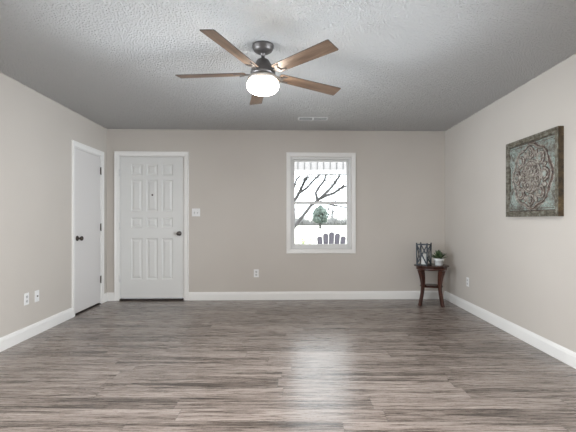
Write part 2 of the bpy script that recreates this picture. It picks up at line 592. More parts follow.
# ---- entry door (door_1), local origin at slab left bottom on wall plane
d1 = empty('door_1', ((DX0 + DX1) / 2, YB, 0))
turn(d1, 'back')
S(d1, 'white twelve-panel entry door in the back wall with dark knob', 'door')
hw = (DX1 - DX0) / 2
b = MB()
casing(b, -hw, hw, DZ)
b.build('casing', M['white'], d1)
b = MB()   # jamb lining the opening
b.box(-hw + 0.0005, -hw + 0.010, 0.0, T - 0.002, 0.001, DZ - 0.0105)
b.box(hw - 0.010, hw - 0.0005, 0.0, T - 0.002, 0.001, DZ - 0.0105)
b.box(-hw + 0.0005, hw - 0.0005, 0.0, T - 0.002, DZ - 0.010, DZ - 0.0005)
b.box(-hw + 0.010, -hw + 0.026, 0.058, 0.09, 0.030, DZ - 0.0105).box(hw - 0.026, hw - 0.010, 0.058, 0.09, 0.030, DZ - 0.0105).box(-hw + 0.026, hw - 0.026, 0.058, 0.09, DZ - 0.03, DZ - 0.0105)
b.build('jamb', M['white'], d1)
# slab with panels
sw = hw - 0.013
zb, zt = 0.034, DZ - 0.014
ysl = 0.012
cols = [(-0.317, -0.152), (-0.083, 0.072), (0.141, 0.307)]     # measured panel columns about the door centre
cols = [(-0.295, -0.137), (-0.079, 0.079), (0.137, 0.295)]
rows = [(0.300, 0.885), (1.040, 1.180), (1.270, 1.722), (1.784, 1.944)]
b = MB()
xs = [-sw] + [q for c_ in cols for q in c_] + [sw]
zs = [zb] + [q for r_ in rows for q in r_] + [zt]


def quad(b, ps):
    return b.bm.faces.new([b.bm.verts.new(p) for p in ps])


for i in range(len(xs) - 1):
    for j in range(len(zs) - 1):
        x0, x1, z0, z1 = xs[i], xs[i + 1], zs[j], zs[j + 1]
        if i % 2 == 1 and j % 2 == 1:
            lv = [(0, 0), (0.010, 0.010), (0.020, 0.011), (0.046, 0.002)]
            for (o0, d0), (o1, d1_) in zip(lv, lv[1:]):
                A = [(x0 + o0, z0 + o0), (x1 - o0, z0 + o0), (x1 - o0, z1 - o0), (x0 + o0, z1 - o0)]
                B = [(x0 + o1, z0 + o1), (x1 - o1, z0 + o1), (x1 - o1, z1 - o1), (x0 + o1, z1 - o1)]
                for k in range(4):
                    k2 = (k + 1) % 4
                    quad(b, [(A[k][0], ysl + d0, A[k][1]), (A[k2][0], ysl + d0, A[k2][1]), (B[k2][0], ysl + d1_, B[k2][1]), (B[k][0], ysl + d1_, B[k][1])])
            o1, d1_ = lv[-1]
            quad(b, [(x0 + o1, ysl + d1_, z0 + o1), (x1 - o1, ysl + d1_, z0 + o1), (x1 - o1, ysl + d1_, z1 - o1), (x0 + o1, ysl + d1_, z1 - o1)])
        else:
            quad(b, [(x0, ysl, z0), (x1, ysl, z0), (x1, ysl, z1), (x0, ysl, z1)])
bmesh.ops.remove_doubles(b.bm, verts=list(b.bm.verts), dist=0.0001)
# sides and back
for ps in ([(-sw, ysl, zb), (-sw, ysl + 0.044, zb), (-sw, ysl + 0.044, zt), (-sw, ysl, zt)],
           [(sw, ysl, zb), (sw, ysl + 0.044, zb), (sw, ysl + 0.044, zt), (sw, ysl, zt)],
           [(-sw, ysl, zb), (sw, ysl, zb), (sw, ysl + 0.044, zb), (-sw, ysl + 0.044, zb)],
           [(-sw, ysl, zt), (sw, ysl, zt), (sw, ysl + 0.044, zt), (-sw, ysl + 0.044, zt)],
           [(-sw, ysl + 0.044, zb), (sw, ysl + 0.044, zb), (sw, ysl + 0.044, zt), (-sw, ysl + 0.044, zt)]):
    quad(b, ps)
bmesh.ops.remove_doubles(b.bm, verts=list(b.bm.verts), dist=0.0001)
b.build('door_slab', M['door'], d1)
MB().box(-hw + 0.011, hw - 0.011, -0.012, T - 0.02, 0.0005, 0.026).bevel(0.004, 2).build('threshold', M['thresh'], d1)
for z in (0.31, 1.06, 1.82):
    hinge(d1, -hw + 0.010, z, M['vinyl'], 0.004)
knob(d1, sw - 0.062, ysl, 0.955, M['knob'])
b = MB().lathe([(0, 0), (0.013, 0), (0.013, 0.004), (0.009, 0.006), (0, 0.006)], 16, Matrix.Translation((0.005, ysl + 0.0, 1.505)) @ Matrix.Rotation(R(90), 4, 'X'))
b.build('peephole', M['bronze'], d1)
MB().box(hw - 0.0115, hw - 0.0102, 0.016, 0.05, 1.33, 1.40).build('strike_plate', M['hinge'], d1)

# ---- closet behind the left wall door
b = MB()
b.box(XL - 0.80, XL - 0.74, 4.2, 6.0, 0, H).box(XL - 0.74, XL - T, 4.2, 4.26, 0, H).box(XL - 0.74, XL - T, 5.88, 5.94, 0, H)
S(turn(b.build('wall_closet', M['wall']), 'left'), 'walls of the small closet behind the flush door', 'wall')
b = MB().box(XL - 0.80, XL - T, 4.2, 6.0, -0.12, 0)
S(turn(b.build('floor_closet', M['floor']), 'left'), 'floor inside the small closet', 'floor')

# ---- closet door (door_2) in the left wall
d2 = empty('door_2', (XL, (CY0 + CY1) / 2, 0), R(90))
turn(d2, 'left')
S(d2, 'white flush closet door in the left wall with dark hinges', 'door')
hw = (CY1 - CY0) / 2
b = MB()
casing(b, -hw, hw, CZ)
b.build('casing', M['white'], d2)
b = MB()
b.box(-hw + 0.0005, -hw + 0.012, 0.0, T - 0.002, 0.001, CZ - 0.0125)
b.box(hw - 0.012, hw - 0.0005, 0.0, T - 0.002, 0.001, CZ - 0.0125)
b.box(-hw + 0.0005, hw - 0.0005, 0.0, T - 0.002, CZ - 0.012, CZ - 0.0005)
b.build('jamb', M['white'], d2)
MB().box(-hw + 0.015, hw - 0.015, 0.004, 0.039, 0.024, CZ - 0.016).bevel(0.0015, 1).build('door_slab', M['closet'], d2)
MB().box(-hw + 0.013, hw - 0.013, 0.0, T - 0.02, 0.0005, 0.010).build('threshold', M['thresh'], d2)
for z in (0.335, 1.05, 1.82):
    tag(hinge(d2, hw - 0.012, z, M['hinge'], 0.0), 'dark bronze hinge')
knob(d2, -hw + 0.075, 0.004, 0.925, M['bronze'])

# ------------------------------------------------------------------ window_1: double hung
w1 = empty('window_1', ((WX0 + WX1) / 2, YB, WZ0))
turn(w1, 'back')
S(w1, 'white double-hung window in the back wall showing bare trees', 'window')
hw, wh = (WX1 - WX0) / 2, WZ1 - WZ0
b = MB()
casing(b, -hw, hw, wh, 0.0, 0.060, 0.018, True)
b.build('casing', M['white'], w1)
b = MB()      # vinyl master frame
fd0, fd1 = 0.02, 0.125
b.box(-hw + 0.001, -hw + 0.030, fd0, fd1, 0.001, wh - 0.001).box(hw - 0.030, hw - 0.001, fd0, fd1, 0.001, wh - 0.001)
b.box(-hw + 0.030, hw - 0.030, fd0, fd1, 0.001, 0.030).box(-hw + 0.030, hw - 0.030, fd0, fd1, wh - 0.030, wh - 0.001)
b.build('window_frame', M['vinyl'], w1)


def sash(name, y0, y1, z0, z1, st, rb, rt):
    x = hw - 0.031
    b = MB()
    b.box(-x, -x + st, y0, y1, z0, z1).box(x - st, x, y0, y1, z0, z1)
    b.box(-x + st, x - st, y0, y1, z0, z0 + rb).box(-x + st, x - st, y0, y1, z1 - rt, z1)
    # glazing bead
    bd = 0.006
    for q in ((-x + st, -x + st + bd, z0 + rb, z1 - rt), (x - st - bd, x - st, z0 + rb, z1 - rt), (-x + st + bd, x - st - bd, z0 + rb, z0 + rb + bd), (-x + st + bd, x - st - bd, z1 - rt - bd, z1 - rt)):
        b.box(q[0], q[1], y0 + 0.006, y1 - 0.004, q[2], q[3])
    o = b.build(name, M['vinyl'], w1)
    ym = (y0 + y1) / 2
    MB().box(-x + st + 0.001, x - st - 0.001, ym - 0.002, ym + 0.002, z0 + rb + 0.001, z1 - rt - 0.001).build('pane', M['glass'], o)
    return o


mid = 0.675
tag(sash('window_sash', 0.080, 0.110, mid - 0.020, wh - 0.031, 0.022, 0.030, 0.022), 'upper sash, set outside the lower one')
lower = tag(sash('window_sash', 0.040, 0.070, 0.031, mid + 0.016, 0.026, 0.036, 0.032), 'lower sash, set inside the upper one')
b = MB().box(-0.03, 0.03, 0.046, 0.068, mid + 0.0165, mid + 0.024)
b.tube([(0, 0.056, mid + 0.024), (0, 0.056, mid + 0.032)], 0.010, 12)
b.bar((0, 0.056, mid + 0.030), (0.028, 0.050, mid + 0.030), 0.010, 0.005)
b.build('sash_lock', M['vinyl'], w1)


# ------------------------------------------------------------------ outlets and switch
def outlet(loc, rotz, label, side, group=None):
    t = turn(empty('wall_outlet', loc, rotz), side)
    tag(t, label, 'outlet', group)
    MB().box(-0.035, 0.035, -0.0065, -0.0008, -0.057, 0.057).bevel(0.0022, 2).build('cover_plate', M['plastic'], t)
    for s_ in (-1, 1):
        z = s_ * 0.0215
        b = MB()
        n = 20
        ring = []
        for k in range(n):
            a = 2 * PI * k / n
            ring.append((max(-0.0165, min(0.0165, 0.0185 * math.cos(a))), z + 0.0145 * math.sin(a)))
        b.sweep([[(x, -0.0068, q) for x, q in ring], [(x, -0.0088, q) for x, q in ring]])
        rc = b.build('receptacle', M['plastic_in'], t)
        b = MB().box(-0.0080, -0.0055, -0.0096, -0.0090, z - 0.002, z + 0.008).box(0.0055, 0.0080, -0.0096, -0.0090, z - 0.001, z + 0.007)
        b.box(-0.003, 0.003, -0.0096, -0.0090, z - 0.010, z - 0.005)
        b.build('slot', M['slot'], rc)
    MB().lathe([(0, 0), (0.0035, 0), (0.003, 0.0015), (0, 0.002)], 12, Matrix.Translation((0, -0.0067, 0)) @ Matrix.Rotation(R(90), 4, 'X')).build('screw', M['plastic_in'], t)
    return t


outlet((-0.528, YB, 0.383), 0, 'white duplex outlet low on the back wall between door and window', 'back')
outlet((XL, 3.915, 0.386), R(90), 'white duplex outlet on the left wall, nearer the viewer of the two plates', 'left')
outlet((XR, 4.96, 0.366), R(-90), 'white duplex outlet on the right wall near the small round table', 'right')
t = tag(turn(empty('cable_jack', (XL, 4.082, 0.383), R(90)), 'left'), 'white cable jack plate on the left wall, nearer the closet door', 'cable jack')
MB().box(-0.035, 0.035, -0.0065, -0.0008, -0.057, 0.057).bevel(0.0022, 2).build('cover_plate', M['plastic'], t)
mt = Matrix.Translation((0, -0.0067, 0)) @ Matrix.Rotation(R(90), 4, 'X')
MB().lathe([(0, 0), (0.0085, 0), (0.0085, 0.004), (0.005, 0.004), (0.005, 0.011), (0, 0.011)], 6, mt, smooth=False).build('connector', M['hinge'], t)
for z in (-0.042, 0.042):
    MB().lathe([(0, 0), (0.0035, 0), (0.003, 0.0015), (0, 0.002)], 12, Matrix.Translation((0, -0.0067, z)) @ Matrix.Rotation(R(90), 4, 'X')).build('screw', M['plastic_in'], t)
t = tag(turn(empty('light_switch', (-1.387, YB, 1.256)), 'back'), 'white two-gang light switch beside the entry door', 'light switch')
MB().box(-0.058, 0.058, -0.0065, -0.0008, -0.057, 0.057).bevel(0.0022, 2).build('cover_plate', M['plastic'], t)
for x in (-0.023, 0.023):
    MB().box(x - 0.0055, x + 0.0055, -0.0078, -0.0068, -0.0125, 0.0125).build('toggle_slot', M['slot'], t)
    b = MB()
    b.sweep([[(x - 0.004, -0.008, -0.005), (x + 0.004, -0.008, -0.005), (x + 0.004, -0.008, 0.006), (x - 0.004, -0.008, 0.006)],
             [(x - 0.0035, -0.020, 0.006), (x + 0.0035, -0.020, 0.006), (x + 0.0035, -0.020, 0.012), (x - 0.0035, -0.020, 0.012)]])
    b.build('toggle', M['plastic'], t)
    for z in (-0.030, 0.030):
        MB().lathe([(0, 0), (0.0035, 0), (0.003, 0.0015), (0, 0.002)], 12, Matrix.Translation((x, -0.0067, z)) @ Matrix.Rotation(R(90), 4, 'X')).build('screw', M['plastic_in'], t)

# ------------------------------------------------------------------ ceiling register
t = tag(empty('ceiling_vent', (0.255, 5.10, H)), 'white two-section air register flush in the ceiling above the window', 'vent')
b = MB()
z0, z1 = -0.0045, -0.0008
hx, hy, ix, iy = 0.19, 0.075, 0.172, 0.056
b.box(-hx, -ix, -hy, hy, z0, z1).box(ix, hx, -hy, hy, z0, z1).box(-ix, ix, -hy, -iy, z0, z1).box(-ix, ix, iy, hy, z0, z1)
b.box(-0.012, 0.012, -iy, iy, z0, z1)
b.build('frame', M['vent'], t)
MB().box(-ix, ix, -iy, iy, -0.0020, -0.001).build('duct_shade_sheet', M['duct_shade'], t)  # dark sheet painted as the duct's shade; no recess is cut
for sx_ in (-1, 1):
    for k in range(4):
        y = -0.030 + k * 0.020
        b = MB()
        b.bar((sx_ * 0.013, y, -0.0036), (sx_ * 0.171, y, -0.0036), 0.0030, 0.0014, (0, 0.15, 1))
        b.build('louver', M['vent'], t)

# ------------------------------------------------------------------ ceiling fan
FX, FY = -0.222, 2.955
fan = tag(empty('ceiling_fan', (FX, FY, H)), 'five-blade bronze ceiling fan with wood blades and a lit bowl light', 'ceiling fan')
MB().lathe([(0, -0.0008), (0.078, -0.0008), (0.080, -0.006), (0.080, -0.018), (0.074, -0.026), (0.074, -0.032), (0.066, -0.045), (0.046, -0.058), (0.030, -0.062), (0, -0.062)], 40).build('canopy', M['fan_metal'], fan)
MB().lathe([(0.0, -0.055), (0.021, -0.062), (0.021, -0.070), (0.013, -0.074), (0.013, -0.100), (0.024, -0.102), (0.024, -0.112), (0, -0.112)], 24).build('downrod', M['fan_metal'], fan)
MB().lathe([(0, -0.106), (0.030, -0.107), (0.042, -0.112), (0.050, -0.125), (0.066, -0.150), (0.080, -0.168), (0.086, -0.180), (0.086, -0.196), (0.092, -0.200), (0.092, -0.222), (0.080, -0.228), (0, -0.228)], 40).build('motor_housing', M['fan_metal'], fan)
MB().lathe([(0, -0.228), (0.088, -0.228), (0.106, -0.236), (0.112, -0.244), (0.112, -0.262), (0.106, -0.266), (0, -0.266)], 44).build('light_fitter', M['fan_ring'], fan)
MB().lathe([(0.0, -0.268), (0.100, -0.268), (0.110, -0.274), (0.117, -0.290), (0.118, -0.308), (0.112, -0.326), (0.099, -0.341), (0.080, -0.352), (0.055, -0.359), (0.025, -0.362), (0, -0.3625)], 44).build('glass_bowl', M['globe'], fan)
zb_ = -0.212
PITCH = R(12)
for az in (-10, -82, -154, 134, 62):
    th = R(90 - az)     # azimuth measured from +Y towards +X
    rot = Matrix.Rotation(th, 4, 'Z')
    tilt = Matrix.Translation((0, 0, zb_)) @ Matrix.Rotation(-PITCH, 4, 'X')
    # blade: +x outward, +y = counter-clockwise side (lower edge)
    b = MB()
    outl = [(0.130, -0.040), (0.150, -0.047), (0.40, -0.052), (0.650, -0.057), (0.660, -0.054), (0.660, 0.052), (0.652, 0.056), (0.40, 0.051), (0.150, 0.047), (0.130, 0.040)]
    lo = [b.bm.verts.new((x, y, -0.0028)) for x, y in outl]
    up = [b.bm.verts.new((x, y, 0.0028)) for x, y in outl]
    b.bm.faces.new(lo[::-1])
    b.bm.faces.new(up)
    for k in range(len(outl)):
        k2 = (k + 1) % len(outl)
        b.bm.faces.new((lo[k], lo[k2], up[k2], up[k])).material_index = 1
    o = b.build('blade', [M['blade'], M['blade_edge']], fan)
    o.matrix_basis = rot @ tilt
    # blade iron: arm out of the motor and a forked plate under the blade
    b = MB()
    b.bar((0.078, 0, -0.004), (0.165, 0, -0.0075), 0.030, 0.007)
    b.bar((0.160, -0.034, -0.0065), (0.160, 0.034, -0.0065), 0.020, 0.006)
    b.bar((0.160, 0.030, -0.0065), (0.215, 0.030, -0.0065), 0.012, 0.006)
    b.bar((0.160, -0.030, -0.0065), (0.185, -0.030, -0.0065), 0.012, 0.006)
    o2 = b.build('blade_iron', M['fan_metal'], fan)
    o2.matrix_basis = rot @ tilt
    for q in ((0.208, 0.030), (0.160, 0.0), (0.180, -0.030)):
        b = MB().lathe([(0, -0.0095), (0.0035, -0.0105), (0.0045, -0.0125), (0, -0.014)][::-1], 10, Matrix.Translation((q[0], q[1], 0)))
        b.build('screw', M['fan_metal'], o2)

# the blades run a little out of true
hang = Matrix.Translation((0, 0, zb_)) @ Matrix.Rotation(R(3.8), 4, Vector((0, 0, 1)).cross(Vector((math.sin(R(25)), math.cos(R(25)), 0)))) @ Matrix.Translation((0, 0, -zb_))
for o in fan.children:
    if o.name.startswith('blade'):
        o.matrix_basis = hang @ o.matrix_basis

# ------------------------------------------------------------------ side table
TX, TY, TR = 1.885, 5.45, -19.4
TH = 0.535
tb = tag(empty('side_table', (TX, TY, 0), R(TR)), 'small dark cherry round side table with curved legs in the right corner', 'side table')
MB().lathe([(0, TH - 0.020), (0.205, TH - 0.020), (0.222, TH - 0.016), (0.230, TH - 0.009), (0.230, TH - 0.004), (0.226, TH), (0, TH)], 56).build('table_top', M['cherry_top'], tb)
MB().lathe([(0.168, TH - 0.0205), (0.200, TH - 0.0205), (0.200, TH - 0.050), (0.196, TH - 0.058), (0.168, TH - 0.058), (0.168, TH - 0.0205)], 56).build('apron', M['cherry'], tb)
SHZ = 0.250
MB().lathe([(0, SHZ - 0.009), (0.142, SHZ - 0.009), (0.148, SHZ - 0.004), (0.148, SHZ + 0.004), (0.142, SHZ + 0.009), (0, SHZ + 0.009)], 48).build('shelf', M['cherry_top'], tb)
for k in range(4):
    b = MB()
    secs = []
    for i in range(15):
        q = i / 14
        z = q * (TH - 0.059)
        # sabre curve: foot out, waist in, top out
        r = 0.206 - 0.055 * math.sin(PI * min(1, q / 0.62) / 2) + (0.042 * ((q - 0.5) / 0.5) ** 2 if q > 0.5 else 0)
        wd = 0.019 + (0.012 * ((q - 0.45) / 0.55) ** 1.5 if q > 0.45 else 0)
        dp = 0.018 + (0.014 * ((q - 0.45) / 0.55) if q > 0.45 else 0)
        secs.append([(r - dp, -wd, z), (r + dp, -wd, z), (r + dp, wd, z), (r - dp, wd, z)])
    b.sweep(secs)
    bmesh.ops.rotate(b.bm, verts=list(b.bm.verts), cent=(0, 0, 0), matrix=Matrix.Rotation(R(45 + 90 * k), 3, 'Z'))
    b.bevel(0.003, 1)
    b.build('leg', M['cherry'], tb)

# ------------------------------------------------------------------ lantern
lx, ly = TX - 0.094, TY + 0.025
ln = tag(empty('candle_lantern', (lx, ly, TH), R(TR - 20)), 'black openwork metal candle lantern on the side table', 'lantern')
a_, lh = 0.070, 0.290
b = MB()
r_ = 0.0075
cr = [(-a_, -a_), (a_, -a_), (a_, a_), (-a_, a_)]
for k in range(4):
    x, y = cr[k]
    x2, y2 = cr[(k + 1) % 4]
    b.bar((x, y, 0.0), (x * 1.04, y * 1.04, lh + 0.012), 0.014, 0.014, (0, 1, 0))
    b.bar((x, y, 0.006), (x2, y2, 0.006), 0.014, 0.012)
    b.bar((x * 1.04, y * 1.04, lh - 0.012), (x2 * 1.04, y2 * 1.04, lh - 0.012), 0.014, 0.012)
b.build('frame', M['black_metal'], ln)
for k in range(4):
    x, y = cr[k]
    x2, y2 = cr[(k + 1) % 4]
    b = MB()

    def pt(u, v_):
        return (x + (x2 - x) * u, y + (y2 - y) * u, 0.008 + (lh - 0.022) * v_)
    for (u0, v0), (u1, v1) in (((0, 0), (1, 1)), ((1, 0), (0, 1))):
        n_ = Vector((y2 - y, -(x2 - x), 0)).normalized()
        b.bar(pt(u0, v0), pt(u1, v1), 0.015, 0.006, n_)
    b.build('lattice_side', M['black_metal'], ln)
MB().box(-a_ + 0.006, a_ - 0.006, -a_ + 0.006, a_ - 0.006, 0.002, 0.007).build('base_plate', M['black_metal'], ln)
cd = tag(empty('pillar_candle', (lx, ly, TH + 0.0075)), 'white pillar candle standing inside the black lantern', 'candle')
MB().lathe([(0, 0), (0.036, 0), (0.037, 0.003), (0.037, 0.140), (0.034, 0.145), (0.012, 0.140), (0, 0.139)], 32).build('wax', M['candle'], cd)
MB().tube([(0, 0, 0.138), (0.001, 0, 0.150), (0.003, 0.001, 0.156)], 0.0013, 6).build('wick', M['wick'], cd)

# ------------------------------------------------------------------ potted plant
px, py = TX + 0.098, TY - 0.012
pp = tag(empty('potted_succulent', (px, py, TH)), 'small green succulent in a white pot on the side table', 'potted plant')
b = MB()
b.lathe([(0, 0.0), (0.048, 0.0), (0.050, 0.003), (0.058, 0.062), (0.066, 0.063), (0.067, 0.066), (0.068, 0.090), (0.066, 0.093), (0.060, 0.093), (0.058, 0.080), (0, 0.080)], 40)
b.build('pot', M['ceramic'], pp)
MB().lathe([(0, 0.0805), (0.056, 0.0805), (0.050, 0.086), (0, 0.088)], 24).build('soil', M['soil'], pp)
rng = random.Random(5)


def leaf(b, base, d, ln_, wd):
    d = Vector(d).normalized()
    sd = d.cross(Vector((0, 0, 1)))
    sd = sd.normalized() if sd.length > 0.05 else Vector((1, 0, 0))
    up = sd.cross(d).normalized()
    secs = []
    for q, ww in ((0, 0.35), (0.2, 0.75), (0.45, 1.0), (0.7, 0.8), (0.9, 0.35), (1.0, 0.05)):
        c = Vector(base) + d * ln_ * q - up * (0.0 + 0.10 * ln_ * q * q) * -1
        t_ = wd * 0.16 * (1.1 - q * 0.6)
        secs.append([c - sd * wd * ww / 2 + up * wd * 0.10, c - up * t_, c + sd * wd * ww / 2 + up * wd * 0.10, c + up * t_])
    b.sweep(secs, smooth=False)


for k in range(46):
    b = MB()
    a = k * 2.39996
    el = R(10 + 58 * (k / 45) ** 0.9 + rng.uniform(-8, 8))
    ln_ = rng.uniform(0.066, 0.100)
    br = 0.034 * (1 - k / 60)
    z = 0.086 + 0.028 * (k / 45)
    leaf(b, (br * math.cos(a), br * math.sin(a), z), (math.cos(a) * math.cos(el), math.sin(a) * math.cos(el), math.sin(el)), ln_, rng.uniform(0.026, 0.036))
    b.build('leaf', M['leaf'], pp)

# ------------------------------------------------------------------ carved wall panel
AY, AZ, AW, AH = 3.556, 1.545, 0.812, 0.732
art = tag(turn(empty('carved_wall_panel', (XR, AY, AZ), R(-90)), 'right'), 'square carved medallion wall panel in distressed teal and brown on the right wall', 'wall art')
FT = 0.046
HR = FT - 0.024
b = MB()      # backing box
b.box(-AW / 2 + 0.002, AW / 2 - 0.002, -HR + 0.002, -0.001, -AH / 2 + 0.002, AH / 2 - 0.002)
b.build('backing', M['art_frame'], art)
b = MB()      # frame with stepped profile
fw = 0.050
pr = [(0, 0.001), (0, FT), (0.018, FT), (0.021, FT - 0.005), (0.030, FT - 0.005), (0.034, FT - 0.001), (0.044, FT - 0.001), (fw, FT - 0.010), (fw, 0.001)]
path = [((-1, -1)), ((-1, 1)), ((1, 1)), ((1, -1))]
rings = []
for sx_, sz_ in path:
    rings.append([b.bm.verts.new((sx_ * (AW / 2 - o_), -dp, sz_ * (AH / 2 - o_))) for o_, dp in pr])
rings.append(rings[0])
for A, B in zip(rings, rings[1:]):
    for k in range(len(pr)):
        b.bm.faces.new((A[k], A[(k + 1) % len(pr)], B[(k + 1) % len(pr)], B[k])).material_index = 1 if k == 0 else 0
b.build('frame', [M['art_frame'], M['art_side']], art)


def smooth_(a, b_, x):
    t_ = max(0, min(1, (x - a) / (b_ - a)))
    return t_ * t_ * (3 - 2 * t_)


def ridge(x, w_):
    return max(0.0, 1 - abs(x) / w_)


def petal(r, a, n, r0, r1, wmax, ph=0.0):
    """distance-like value of n petals between r0 and r1: >0 inside, returns (inside depth, edge)"""
    s_ = (a + ph) * n / (2 * PI)
    f = (s_ - math.floor(s_)) - 0.5
    q = (r - r0) / (r1 - r0)
    if q <= -0.12 or q >= 1.12:
        return -1.0
    qq = max(0, min(1, q))
    half = wmax * math.sin(PI * qq ** 0.8) ** 0.75
    return half - abs(f)


NX, NZ = 300, 276
iw, ih = AW / 2 - fw + 0.001, AH / 2 - fw + 0.001
RM = 0.315


def height(x, z):
    """relief height and zone: 0 teal ground, 1 rubbed line with groove shade painted in, 2 weathered grey-brown"""
    r = math.hypot(x, z * 1.02)
    a = math.atan2(z, x)
    h = 0.0
    zone = 0
    lobe = abs(math.cos(4 * a)) ** 0.6
    cusp = 0.016 * max(0, 1 - abs(((a / (PI / 4)) % 1) - 0.5) * 9)
    RO = RM * (0.85 + 0.14 * lobe) + cusp
    if r < RO:
        e = RO - r
        zone = 2
        h = 0.009 + 0.007 * ridge(e - 0.012, 0.011)
        if e < 0.007 or 0.020 < e < 0.028:
            zone = 1
        if 0.021 < e < 0.0265:
            h -= 0.004
        if r > 0.160 and e > 0.028:
            d = petal(r, a, 8, 0.158, RO - 0.030, 0.44, PI / 8)
            if d > 0:
                h += 0.006 * min(1, d / 0.06)
                if d < 0.06:
                    zone = 1
                d3 = petal(r, a, 8, 0.178, RO - 0.050, 0.27, PI / 8)
                if d3 > 0:
                    h += 0.005 * min(1, d3 / 0.05)
                    if d3 < 0.05:
                        zone = 1
                    if d3 > 0.13:
                        h -= 0.006
                        zone = 0
                h += 0.0018 * math.sin(r * 260)
            else:
                d2 = petal(r, a, 8, 0.185, RO - 0.03, 0.15, 0)
                if d2 > 0:
                    h += 0.006 * min(1, d2 / 0.05)
                    if d2 < 0.03:
                        zone = 1
                else:
                    h -= 0.003
                    zone = 0
        if 0.136 < r < 0.160:
            h += 0.007 * ridge(r - 0.148, 0.010) + 0.002 * math.sin(40 * a)
            if r < 0.141 or r > 0.155:
                zone = 1
        if r <= 0.136:
            d = petal(r, a, 10, 0.074, 0.134, 0.44, 0)
            if d > 0:
                h += 0.006 * min(1, d / 0.08)
                if d < 0.055:
                    zone = 1
                if d > 0.24:
                    h -= 0.006
                    zone = 1
            else:
                h -= 0.002
            if r < 0.076:
                zone = 2
                h += 0.005 * ridge(r - 0.070, 0.008)
                d = petal(r, a, 7, 0.018, 0.064, 0.44, 0.2)
                if d > 0:
                    h += 0.006 * min(1, d / 0.1)
                    if d < 0.08:
                        zone = 1
                else:
                    h -= 0.002
            if r < 0.018:
                h = 0.018 - r * 0.15
                zone = 2
    else:
        cx, cz = math.copysign(iw, x), math.copysign(ih, z)
        rc = math.hypot(x - cx, z - cz)
        ac = math.atan2(abs(z - cz), abs(x - cx))
        fan_ = math.sin(ac * 20 + rc * 10)
        if rc < 0.185 + 0.012 * math.cos(ac * 12):
            h += 0.005 + 0.0045 * fan_ * smooth_(0.015, 0.05, rc)
            if fan_ < -0.93 and rc > 0.04:
                zone = 2
        else:
            h += 0.002 * math.sin(x * 150) * math.sin(z * 150)
            zone = 0 if r - RO > 0.012 else 2
    e = min(iw - abs(x), ih - abs(z))
    h += 0.005 * ridge(e - 0.016, 0.007)
    if 0.022 < e < 0.027 or e < 0.007:
        zone = 1
    if e < 0.003:
        h = 0
    return h, zone


b = MB()
grid = []
flags = []
y0 = -HR
for j in range(NZ + 1):
    rowv, rf = [], []
    for i in range(NX + 1):
        x = -iw + 2 * iw * i / NX
        z = -ih + 2 * ih * j / NZ
        h, rd = height(x, z)
        rowv.append(b.bm.verts.new((x, y0 - 1.25 * h, z)))
        rf.append(rd)
    grid.append(rowv)
    flags.append(rf)
for j in range(NZ):
    for i in range(NX):
        f = b.bm.faces.new((grid[j][i], grid[j][i + 1], grid[j + 1][i + 1], grid[j + 1][i]))
        f.smooth = True
        f.material_index = flags[j][i]
b.build('medallion', [M['carved'], M['rubbed'], M['weathered']], art)

# ================================================================== outdoors
b = MB()
secs = []
g0 = []
for j in range(41):
    yy = YB + T + 2.3 + (110 * (j / 40) ** 1.6)
    zz = -0.45 + 2.1 * smooth_(6, 75, yy)
    g0.append([b.bm.verts.new((-70 + 140 * i / 30, yy, zz + 0.12 * math.sin(i * 1.7 + j) * (j / 40))) for i in range(31)])
for A, B in zip(g0, g0[1:]):
    for k in range(30):
        b.bm.faces.new((A[k], A[k + 1], B[k + 1], B[k])).smooth = True
S(b.build('lawn', M['lawn']), 'wide sunlit lawn beyond the porch', 'lawn')


def ground(y):
    return -0.45 + 2.1 * smooth_(6, 75, y)


PY0, PY1 = YB + T + 0.22, YB + T + 2.4
b = MB().box(-6, 6, PY0, PY1, -0.46, -0.06)
S(b.build('porch_floor', M['concrete']), 'pale concrete porch slab outside the window', 'porch')
# porch roof edge: added eave to shade the chair, ribbed valance, white beam
b = MB().box(-6, 6, YB + 0.255, YB + 0.85, 2.46, 2.58)
S(b.build('added_shade_eave', M['porch_white']), 'unseen white eave added to keep sun off the porch chair', 'eave')
b = MB()
b.box(-6, 6, PY1 - 0.10, PY1 - 0.06, 2.175, 2.455)
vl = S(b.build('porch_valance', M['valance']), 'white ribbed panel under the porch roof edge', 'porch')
b = MB()
for k in range(91):
    x = -6 + 0.132 * k + 0.02
    b.box(x, x + 0.018, PY1 - 0.108, PY1 - 0.1005, 2.18, 2.45)
b.build('batten', M['batten_shade'], vl)['kind'] = 'stuff'
b = MB().box(-6, 6, PY1 - 0.14, PY1 - 0.02, 2.085, 2.170)
b.box(-6, 6, PY1 - 0.14, PY1 - 0.135, 2.066, 2.084, 1)  # dark strip painted as the shadow line under the beam
S(b.build('porch_beam', [M['beam'], M['batten_shade']]), 'white horizontal porch beam seen through the upper sash', 'porch')

